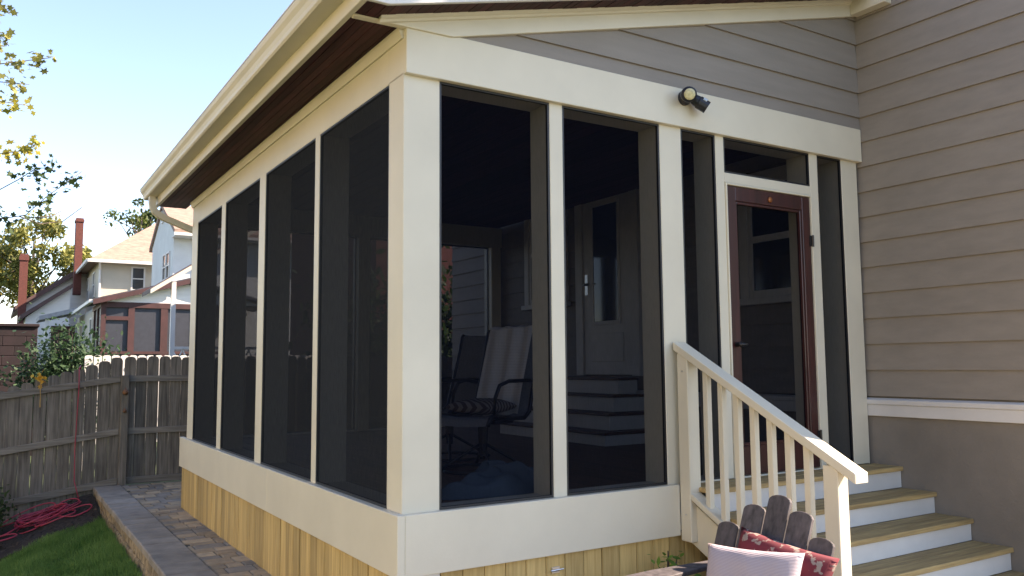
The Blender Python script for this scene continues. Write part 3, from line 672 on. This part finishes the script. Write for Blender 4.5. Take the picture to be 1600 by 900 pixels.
# the maple whose twigs hang into the picture
mp = thing('maple_tree', (-6.2, 7.6, ground_z(-6.2, 7.6)), 'maple tree turning yellow, its twigs hanging over the fence', 'tree')
base = Vector((-6.2, 7.6, ground_z(-6.2, 7.6))); cc = Vector((-5.6, 7.4, 5.6))
m = M(); m.tube([base-Vector((0, 0, .3)), base+Vector((.1, 0, 1.5)), Vector((-5.9, 7.5, 3.6)), Vector((-5.6, 7.4, 6.0)), Vector((-5.4, 7.4, 8.2))], [.3, .24, .2, .12, .03], 10)
cpts = []; r = random.Random(5)
for k in range(30):
    d = Vector((r.gauss(0, 1), r.gauss(0, 1), r.gauss(0, 1))).normalized()
    c = cc+Vector((d.x*2.5-.5, d.y*2.6, d.z*2.3)); 
    if c.x > -3.0: c.x = -3.0-r.random()
    m.tube([Vector((-5.7, 7.4, r.uniform(3.4, 6.4))), (cc+c)/2, c], [.07, .04, .01], 5)
    for i in range(110): cpts.append(c+Vector((r.gauss(0, .34), r.gauss(0, .34), r.gauss(0, .30))))
twigs = [([(-60, -40), (-20, -10), (15, 22)], 0), ([(-60, 30), (-10, 45), (14, 72)], 0), ([(-70, 120), (0, 100), (40, 95), (80, 90)], 0), ([(-60, 120), (0, 128), (46, 132)], 0), ([(-70, 170), (0, 158), (42, 165)], 1),
         ([(-90, 250), (0, 240), (35, 236), (62, 222)], 1), ([(-90, 310), (0, 296), (30, 280), (58, 262), (86, 264)], 2), ([(-110, 318), (0, 342), (40, 336), (72, 308), (128, 268)], 2), ([(30, 338), (62, 350), (98, 346), (128, 324)], 3), ([(55, 340), (80, 338), (95, 330)], 3), ([(-100, 300), (-10, 325), (12, 350)], 2)]
lf = {0: [], 1: [], 2: []}
for pth, kind in twigs:
    P_ = [on(1, 7.0+.12*(j % 3), *q) for j, q in enumerate(pth)]
    if kind < 3 and pth[0][0] < -20: P_ = [Vector((-4.6, 7.3, P_[0].z+.5))]+P_
    m.tube(P_, [.022 if P_[0].x < -3 else .008]+[.008-.005*j/len(P_) for j in range(1, len(P_))], 5)
    if kind == 3: continue
    for a, b in zip(P_[-3:], P_[-2:]):
        nn = 30
        for i in range(nn):
            q = a.lerp(b, r.random()); lf[kind].append(q+Vector((r.gauss(0, .055), r.gauss(0, .08), r.gauss(-.01, .055))))
m.obj('trunk', BARK, mp, smooth=True)
leaf_cloud(cpts, .11, 'maple', seed=3).obj('crown', LFALL, mp, fix=False)
leaf_cloud(lf[0], .08, 'maple', seed=4).obj('foliage', LOLV, mp, fix=False)
leaf_cloud(lf[1], .085, 'maple', seed=5).obj('foliage', leafmat('yellow_green_leaves', (.22, .24, .04), (.48, .40, .07), .45), mp, fix=False)
leaf_cloud(lf[2], .075, 'maple', seed=6).obj('foliage', LDARK, mp, fix=False)
def bush(name, loc, rx, ry, h, n, leaf, lm, label, seed=1):
    nst = 40 if n > 5000 else 14
    r = random.Random(seed); t = thing(name, loc, label, 'bush'); loc = Vector(loc); m = M(); pts = []
    for k in range(nst):
        a = r.uniform(0, 6.28); q = r.random()**.5; tip = loc+Vector((rx*q*math.cos(a), ry*q*math.sin(a), h*(1-.45*q)*r.uniform(.7, 1)))
        m.tube([loc, loc.lerp(tip, .5)+Vector((0, 0, .05)), tip], [.015, .01, .004], 5)
        for i in range(n//nst):
            u = r.uniform(.25, 1); p = loc.lerp(tip, u); s = .28*min(rx, h)
            pts.append(p+Vector((r.gauss(0, s), r.gauss(0, s), r.gauss(0, s*.8))))
    m.obj('stem', BARK, t); leaf_cloud(pts, leaf, seed=seed).obj('foliage', lm, t, fix=False)
bush('evergreen_bush', (-2.06, 7.75, ground_z(-2.06, 7.7)), .34, .3, 1.35, 2200, .055, LDARK, 'dark evergreen bush in front of the downhill fence', 3)
bush('green_bush', (-.62, 13.0, .1), .85, .6, 2.6, 15000, .085, leafmat('blue_green_leaves', (.02, .05, .025), (.05, .10, .04)), 'leafy green bush rising behind the fence', 4)
bush('young_plant', (1.66, -.24, .0), .15, .10, .52, 420, .045, leafmat('fresh_leaves', (.06, .14, .02), (.16, .28, .05)), 'young green plant by the pine skirting beside the stairs', 6)
bush('evergreen_hedge', (6.2, 12.6, .0), 2.6, .8, 4.6, 7000, .2, LDARK, 'tall dark evergreen in front of the red brick house', 8)
# amber leaf sprig by the fence top
m = M(); q0 = on(1, FY-.03, 63, 622); q1 = on(1, FY-.03, 63, 596)
sp = thing('leaf_sprig', (q0.x, q0.y, q0.z-.05), 'amber leaf sprig standing at the fence top', 'plant')
m.tube([q0-Vector((0, 0, .12)), q0, q1], [.008, .006, .004], 5).obj('stem', mat('straw', (.4, .26, .1), .8), sp)
leaf_cloud([q1+Vector((r.gauss(0, .035), r.gauss(0, .02), .03+r.gauss(0, .035))) for i in range(16)], .075, 'maple', seed=9).obj('foliage', leafmat('amber_leaves', (.6, .30, .03), (.75, .45, .08), .5), sp, fix=False)

# ================================================================== BACKGROUND BUILDINGS
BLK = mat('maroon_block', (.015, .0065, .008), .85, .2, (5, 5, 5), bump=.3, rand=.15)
bw = thing('block_wall', (-3, 15.2, .5), 'dark maroon painted block wall behind the fence', 'wall')
xr = on(1, 15, 57, 560).x; zt = on(1, 15, 40, 506).z
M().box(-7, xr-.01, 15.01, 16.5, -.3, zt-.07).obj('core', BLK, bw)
zz = zt-.06; rowi = 0
while zz > .8:
    x = xr-(.2 if rowi % 2 else 0)
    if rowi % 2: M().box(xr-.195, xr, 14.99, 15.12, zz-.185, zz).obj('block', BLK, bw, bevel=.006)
    while x > -5.5:
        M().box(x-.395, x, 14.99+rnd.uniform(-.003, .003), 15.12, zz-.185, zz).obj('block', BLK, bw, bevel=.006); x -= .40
    zz -= .193; rowi += 1
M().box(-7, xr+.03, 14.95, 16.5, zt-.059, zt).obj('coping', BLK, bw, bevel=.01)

SHING = mat('tan_shingle', (.30, .20, .155), .9, .15, (3, 3, 10), bump=.4, dirt=.1)
DSHING = mat('charcoal_shingle', (.06, .065, .08), .9, .3, (5, 5, 5), bump=.4)
BEIGE = mat('beige_stucco', (.52, .47, .38), .85, .06, (1, 1, 1), bump=.2)
PALE = mat('pale_blue_stucco', (.56, .58, .57), .85, .05, (1, 1, 1), bump=.2)
CHALK = mat('white_siding', (.70, .69, .67), .8, .05, (1, 1, 6))
REDP = mat('red_brown_paint', (.055, .018, .017), .6, .15, (3, 3, 3))
BRICK = mat('red_brick', (.14, .040, .030), .9, .3, (9, 9, 25), bump=.5, col2=(.08, .026, .02))
BRN = mat('brown_trim', (.09, .05, .045), .7, .1)
def bwin(par, axis, plane, a0, a1, z0, z1, out=-1, fm=WHITE):
    """a window on a far facade: axis 'y' faces -Y, axis 'x' faces -X"""
    t = .09
    def bx(u0, u1, w0, w1, d0, d1):
        return M().box(u0, u1, plane+d0, plane+d1, w0, w1) if axis == 'y' else M().box(plane+d0, plane+d1, u0, u1, w0, w1)
    w = bx(a0, a1, z0, z1, -.03, .02).obj('window', GLASS, par)
    m = M()
    for q in ((a0-t, a0, z0-t, z1+t), (a1, a1+t, z0-t, z1+t), (a0, a1, z0-t, z0), (a0, a1, z1, z1+t), (a0, a1, (z0+z1)/2-.03, (z0+z1)/2+.03)):
        k = bx(q[0], q[1], q[2], q[3], -.07, .01); m.add(k.v, k.f)
    m.obj('frame', fm, w)
# --- beige house with hipped roof and red screened porch
YA, YP = 50., 36.
A = thing('neighbour_house', (4, YA+4, 1.2), 'beige stucco house with tan hipped roof and red brown screened porch', 'house')
xl = on(1, YA, 155, 430).x; xr = xl+9; ze = on(1, YA, 155, 408).z
M().box(xl, xr, YA, YA+11, .5, ze).obj('wall', BEIGE, A)
ov = .65; zr = on(1, YA+5, 245, 355).z+.2
e0 = (xl-ov, YA-ov, ze); e1 = (xr+ov, YA-ov, ze); e2 = (xr+ov, YA+11+ov, ze); e3 = (xl-ov, YA+11+ov, ze)
rf = M().add([e0, e1, e2, e3, (xl+4.5, YA+5.5, zr+.6), (xr-4.2, YA+5.5, zr+.6)], [(0, 1, 5, 4), (1, 2, 5), (2, 3, 4, 5), (3, 0, 4), (3, 2, 1, 0)]).obj('roof', SHING, A)
m = M(); m.box(xl-ov-.05, xr+ov, YA-ov-.12, YA-ov, ze-.14, ze+.04).box(xl-ov-.12, xl-ov, YA-ov, YA+11+ov, ze-.14, ze+.04).obj('gutter', WHITE, rf)
bwin(A, 'y', YA, on(1, YA, 207, 440).x, on(1, YA, 224, 440).x, on(1, YA, 207, 452).z, on(1, YA, 207, 419).z)
bwin(A, 'x', xl, YA+2.2, YA+3.2, ze-1.9, ze-.5); bwin(A, 'x', xl, YA+6, YA+7.0, ze-1.9, ze-.5)
M().tube([(xl-.05, YA-.6, ze-.1), (xl+.02, YA-.12, ze-.5), (xl+.02, YA-.1, ze-3)], .06, 6).obj('downspout', WHITE, A)
ch = on(1, YA+7, 124.5, 342); M().box(ch.x-.22, ch.x+.22, YA+6.6, YA+7.4, ze-1.5, ch.z).box(ch.x-.26, ch.x+.26, YA+6.55, YA+7.45, ch.z-.25, ch.z-.1).obj('chimney', BRICK, A)
# porch of that house
P0 = on(1, YP, 157, 500).x; P1 = P0+6.2; pz0 = on(1, YP, 200, 553).z-.25; pz1 = on(1, YP, 200, 473).z
pw = M().box(P0, P1, YP+.25, 39.8, .5, pz0+.1).obj('porch_floor', REDP, A)
M().box(P0+.15, 5.3, 39.81, YA-.001, .5, pz1+.02).obj('rear_wing', BEIGE, A)
bwin(A, 'x', P0+.15, 41, 41.9, pz1-1.9, pz1-.5); bwin(A, 'x', P0+.15, 45, 45.9, pz1-1.9, pz1-.5)
def pbar(x0, x1, z0, z1, n='porch_post'):
    d = {'porch_post': 0, 'porch_beam': .012, 'porch_sill': .006, 'porch_transom_bar': .004}[n]
    M().box(x0, x1, YP-d, YP+.18+d, z0, z1).obj(n, REDP, A)
def ax(px): return on(1, YP, px, 510).x
for a, b in ((157, 165), (200, 210), (251, 262), (303, 312)): pbar(ax(a), ax(b), pz0, pz1)
pbar(P0, P1, pz1-.22, pz1+.02, 'porch_beam'); pbar(P0, P1, on(1, YP, 200, 549).z-.12, on(1, YP, 200, 549).z, 'porch_sill'); pbar(ax(165), ax(200), on(1, YP, 180, 500).z, on(1, YP, 180, 494).z, 'porch_transom_bar')
DSCR = mat('far_porch_screen', (.03, .034, .045), .5, .1)
for a, b in ((165, 200), (210, 251), (262, 303)): M().box(ax(a), ax(b), YP+.08, YP+.10, pz0, pz1-.2).obj('porch_screen', DSCR, A)
M().box(P0+.08, P0+.10, YP+.18, 39.75, pz0, pz1-.1).obj('porch_screen', DSCR, A)
for yy in (YP+1.5, YP+3.0): M().box(P0+.004, P0+.176, yy, yy+.2, pz0, pz1-.221).obj('porch_post', REDP, A)
M().box(P0+.002, P0+.16, YP+.2, 39.79, pz1-.22, pz1).obj('porch_beam', REDP, A)
gx = P0-.35; apx = P0+3.6; apz = pz1+1.05
M().prism([(P0, pz1+.02), (P1+1, pz1+.02), (apx, apz-.12)], 'y', YP+.02, YP+.12).obj('porch_gable', CHALK, A)
M().prism([(gx, pz1-.02), (apx, apz), (P1+1.35, pz1-.02), (P1+1.35, pz1+.12), (apx, apz+.16), (gx, pz1+.12)], 'y', YP-.35, 39.9).obj('porch_roof', DSHING, A)
M().prism([(gx, pz1-.14), (apx, apz-.12), (apx, apz+.10), (gx, pz1+.08)], 'y', YP-.42, YP-.351).obj('porch_fascia', REDP, A)
M().box(gx-.14, gx, YP-.35, YA-1, pz1-.06, pz1+.08).obj('porch_gutter', WHITE, A)
# --- pale house with steep gable on the right
YB = 40.
B = thing('neighbour_house', (5, YB+4, 1.2), 'pale blue grey house with steep gable and tan roof behind the downspout', 'house')
bx0 = on(1, YB, 270, 420).x; bz = on(1, YB, 285, 362).z
M().box(bx0, bx0+8, YB, YB+6.7, .4, bz+.02).obj('wall', PALE, B)
yg0, yg1 = YB+.1, YB+6.6; pk = on(0, bx0, 254, 326).z
M().prism([(yg0, bz), (yg1, bz), ((yg0+yg1)/2, pk)], 'x', bx0+.001, bx0+.2).obj('gable', PALE, B)
rfb = M().prism([(yg0-1.0, bz-.25), ((yg0+yg1)/2, pk), (yg1+.5, bz-.25), (yg1+.5, bz-.02), ((yg0+yg1)/2, pk+.22), (yg0-1.0, bz-.02)], 'x', bx0-.12, bx0+8.4).obj('roof', SHING, B)
M().box(bx0-.14, bx0+8.4, YB-.95, YB-.82, bz-.32, bz-.18).obj('gutter', WHITE, rfb)
M().box(bx0-.1, bx0+8.3, YB-.82, YB-.001, bz-.36, bz-.30).obj('soffit', WHITE, rfb)
wy0, wz0, wz1 = YB+1.0, on(0, bx0, 255, 438).z, on(0, bx0, 255, 402).z
bwin(B, 'x', bx0, YB+.9, YB+1.65, wz0, wz1); bwin(B, 'x', bx0, YB+1.95, YB+2.7, wz0, wz1)
bwin(B, 'x', bx0, YB+3.2, YB+3.6, bz+1.0, bz+1.9)
M().box(bx0+.9, bx0+1.02, YB-.03, YB-.0005, 1, bz-.36).obj('pilaster', WHITE, B)
# its back porch: dark roof with gutter, white post, lattice rail
yq = 24.0; qx = on(1, yq, 238, 456); qx2 = on(1, yq, 292, 424)
pr_ = M().prism([(qx.x, qx.z), (qx.x+4, qx.z+4*(qx2.z-qx.z)/(qx2.x-qx.x)), (qx.x+4, qx.z+.14+4*(qx2.z-qx.z)/(qx2.x-qx.x)), (qx.x, qx.z+.14)], 'y', yq, yq+2.2).obj('porch_roof', BRN, B)
M().prism([(qx.x-.06, qx.z-.06), (qx.x+4, qx.z-.06+4*(qx2.z-qx.z)/(qx2.x-qx.x)), (qx.x+4, qx.z+.08+4*(qx2.z-qx.z)/(qx2.x-qx.x)), (qx.x-.06, qx.z+.08)], 'y', yq-.1, yq-.001).obj('porch_fascia', CREAM, pr_)
px_ = on(1, yq+.2, 270, 500).x; M().box(px_-.07, px_+.07, yq+.15, yq+.29, .5, on(1, yq+.2, 270, 440).z).obj('porch_post', WHITE, B)
lz = on(1, yq+.2, 285, 543).z
m = M().box(px_, px_+3, yq+.17, yq+.25, lz-.06, lz+.03)
for k in range(10): m.tube([(px_+.3*k, yq+.21, lz-.75), (px_+.3*k+.35, yq+.21, lz-.04)], .025, 4).tube([(px_+.3*k+.35, yq+.205, lz-.75), (px_+.3*k, yq+.205, lz-.04)], .025, 4)
m.obj('lattice_rail', WHITE, B)
# --- white house further left
YC = 58.
Cc = thing('neighbour_house', (-3, YC+4, 1.4), 'distant white house with brown trimmed gable and tall brick chimney', 'house')
def cp(px, py, Y=YC): q = on(1, Y, px, py); return (q.x, q.z)
c1, c2, c3, c4 = cp(38, 476), cp(108, 434), cp(120, 600), cp(38, 600)
apx_ = c2[0]+2.5; slope = (c2[1]-c1[1])/(c2[0]-c1[0]); pkx = c2[0]+1.2; pkz = c1[1]+slope*(pkx-c1[0]); rx_ = pkx+(pkx-c1[0])
M().prism([(c1[0], .5), (rx_, .5), (rx_, c1[1]), (pkx, pkz), (c1[0], c1[1])], 'y', YC, YC+10).obj('wall', CHALK, Cc)
rc = M().prism([(c1[0]-.6, c1[1]-.6*slope), (pkx, pkz), (rx_+.6, c1[1]-.6*slope), (rx_+.6, c1[1]-.6*slope+.25), (pkx, pkz+.28), (c1[0]-.6, c1[1]-.6*slope+.25)], 'y', YC-.5, YC+10.4).obj('roof', SHING, Cc)
M().prism([(c1[0]-.62, c1[1]-.62*slope-.1), (pkx, pkz-.1), (pkx, pkz+.27), (c1[0]-.62, c1[1]-.62*slope+.24)], 'y', YC-.56, YC-.501).obj('verge_board', BRN, rc)
k = cp(38, 398, YC-1); M().box(k[0]-.23, k[0]+.23, YC-1.4, YC-.8, .5, k[1]).box(k[0]-.27, k[0]+.27, YC-1.45, YC-.75, k[1]-.4, k[1]-.15).obj('chimney', BRICK, Cc)
bwin(Cc, 'y', YC, cp(41, 500)[0]+.9, cp(44, 500)[0]+1.3, cp(40, 512)[1], cp(40, 494)[1])
# a lower wing with brown verge in front of it
w0, w1 = cp(38, 500, 52), cp(109, 436, 52)
Wg = thing('garage', ((w0[0]+w1[0])/2, 54, 1.2), 'white lean-to garage with dark brown sloping verge below the distant house', 'garage')
w0 = cp(40, 492, 52); w1 = cp(110, 446, 52)
M().prism([(w0[0], .5), (w1[0], .5), (w1[0], w1[1]-.15), (w0[0], w0[1]-.15)], 'y', 52, 56).obj('wall', CHALK, Wg)
M().prism([(w0[0]-.3, w0[1]-.32), (w1[0]+.1, w1[1]-.15), (w1[0]+.1, w1[1]+.1), (w0[0]-.3, w0[1]-.05)], 'y', 51.6, 56).obj('roof', BRN, Wg)
# small porch roof with white post between the houses
g0, g1 = cp(60, 498, 46), cp(112, 487, 46)
Sp = thing('carport', (g0[0]+1, 47, 1.2), 'small grey roofed carport with white post beside the beige house', 'carport')
M().prism([(g0[0], g0[1]-.1), (g1[0]+.4, g1[1]), (g1[0]+.4, g1[1]+.25), (g0[0], g0[1]+.12)], 'y', 45.5, 49).obj('roof', mat('grey_roof', (.3, .3, .31), .8), Sp)
pq = cp(73, 510, 45.8); M().box(pq[0]-.09, pq[0]+.09, 45.7, 45.9, .5, g0[1]+.02).obj('post', WHITE, Sp)
M().box(pq[0]+.3, g1[0]+.3, 47.5, 48, .5, g0[1]-.3).obj('back_wall', REDP, Sp)
# --- brick house behind the porch, seen through both screens
Bk = thing('brick_house', (9, 17, .5), 'red brick house behind the porch seen through the screens', 'house')
M().box(6.1, 15, 15, 22, 0, 6).obj('wall', BRICK, Bk)
for a in (6.9, 8.7, 10.5): bwin(Bk, 'y', 15, a, a+.9, 3.4, 4.8)
M().prism([(5.7, 6), (15.4, 6), (10.5, 9)], 'y', 14.6, 22.4).obj('roof', DSHING, Bk)
# --- trees
q = on(1, 75, 52, 400); tree('shade_tree', (q.x, 75, 1.3), 9, (q.x, 75, q.z), (4.6, 4, 3.1), 5200, .42, LOLV, 'round olive green shade tree beyond the distant white house', 11, .35, 34)
q = on(1, 62, 208, 345); tree('slender_tree', (q.x, 62, 1.3), 9, (q.x+.6, 62, q.z-.3), (2.3, 2, 1.9), 700, .32, LGRN, 'thin leafed tree rising behind the beige house roof', 12, .2, 18)
q = on(1, 66, 250, 350); tree('slender_tree', (q.x, 66, 1.3), 9, (q.x, 66, q.z), (1.9, 2, 1.6), 900, .32, LDARK, 'dark leafed tree between the beige and pale roofs', 13, .2, 16)
q = on(1, 80, -20, 430); tree('shade_tree', (q.x, 80, 1.3), 7, (q.x, 80, q.z), (4, 4, 3), 2600, .42, LFALL, 'yellowing tree beyond the block wall at the far yard', 14, .3, 26)
tree('fill_maple', (-12, 10.5, ground_z(-12, 10.5)), 5, (-12, 10.5, 5.0), (3.4, 3.4, 3.4), 4200, .34, LYEL, 'added unseen yellow maple across the lawn, bouncing warm light onto the porch', 21, .25, 26)  # unseen maple, added to throw warm yellow light on the porch side
# --- made-up house out of view, added to bounce warm light onto the porch
YEL = mat('straw_yellow_siding', (.62, .52, .30), .75, .05, (2, 2, 12), bump=.2)
fill_house = thing('neighbour_house', (-15, 0, -.5), 'added unseen straw yellow house across the lawn, bouncing warm light onto the porch', 'house')
M().box(-21, -12.5, -9, 6.5, -1.5, 5.6).obj('wall', YEL, fill_house)
M().prism([(-21.6, 5.5), (-11.9, 5.5), (-16.75, 8.8)], 'y', -9.5, 7).obj('roof', SHING, fill_house)
for y_ in (-7.2, -3.6, .2, 3.8):
    for z_ in (.2, 3.2):
        w = M().box(-12.52, -12.47, y_, y_+1.0, z_, z_+1.6).obj('window', GLASS, fill_house)
        m = M()
        for q in ((y_-.1, y_, z_-.1, z_+1.7), (y_+1, y_+1.1, z_-.1, z_+1.7), (y_, y_+1, z_-.1, z_), (y_, y_+1, z_+1.6, z_+1.7), (y_, y_+1, z_+.77, z_+.83)): m.box(-12.52, -12.44, *q)
        m.obj('frame', WHITE, w)
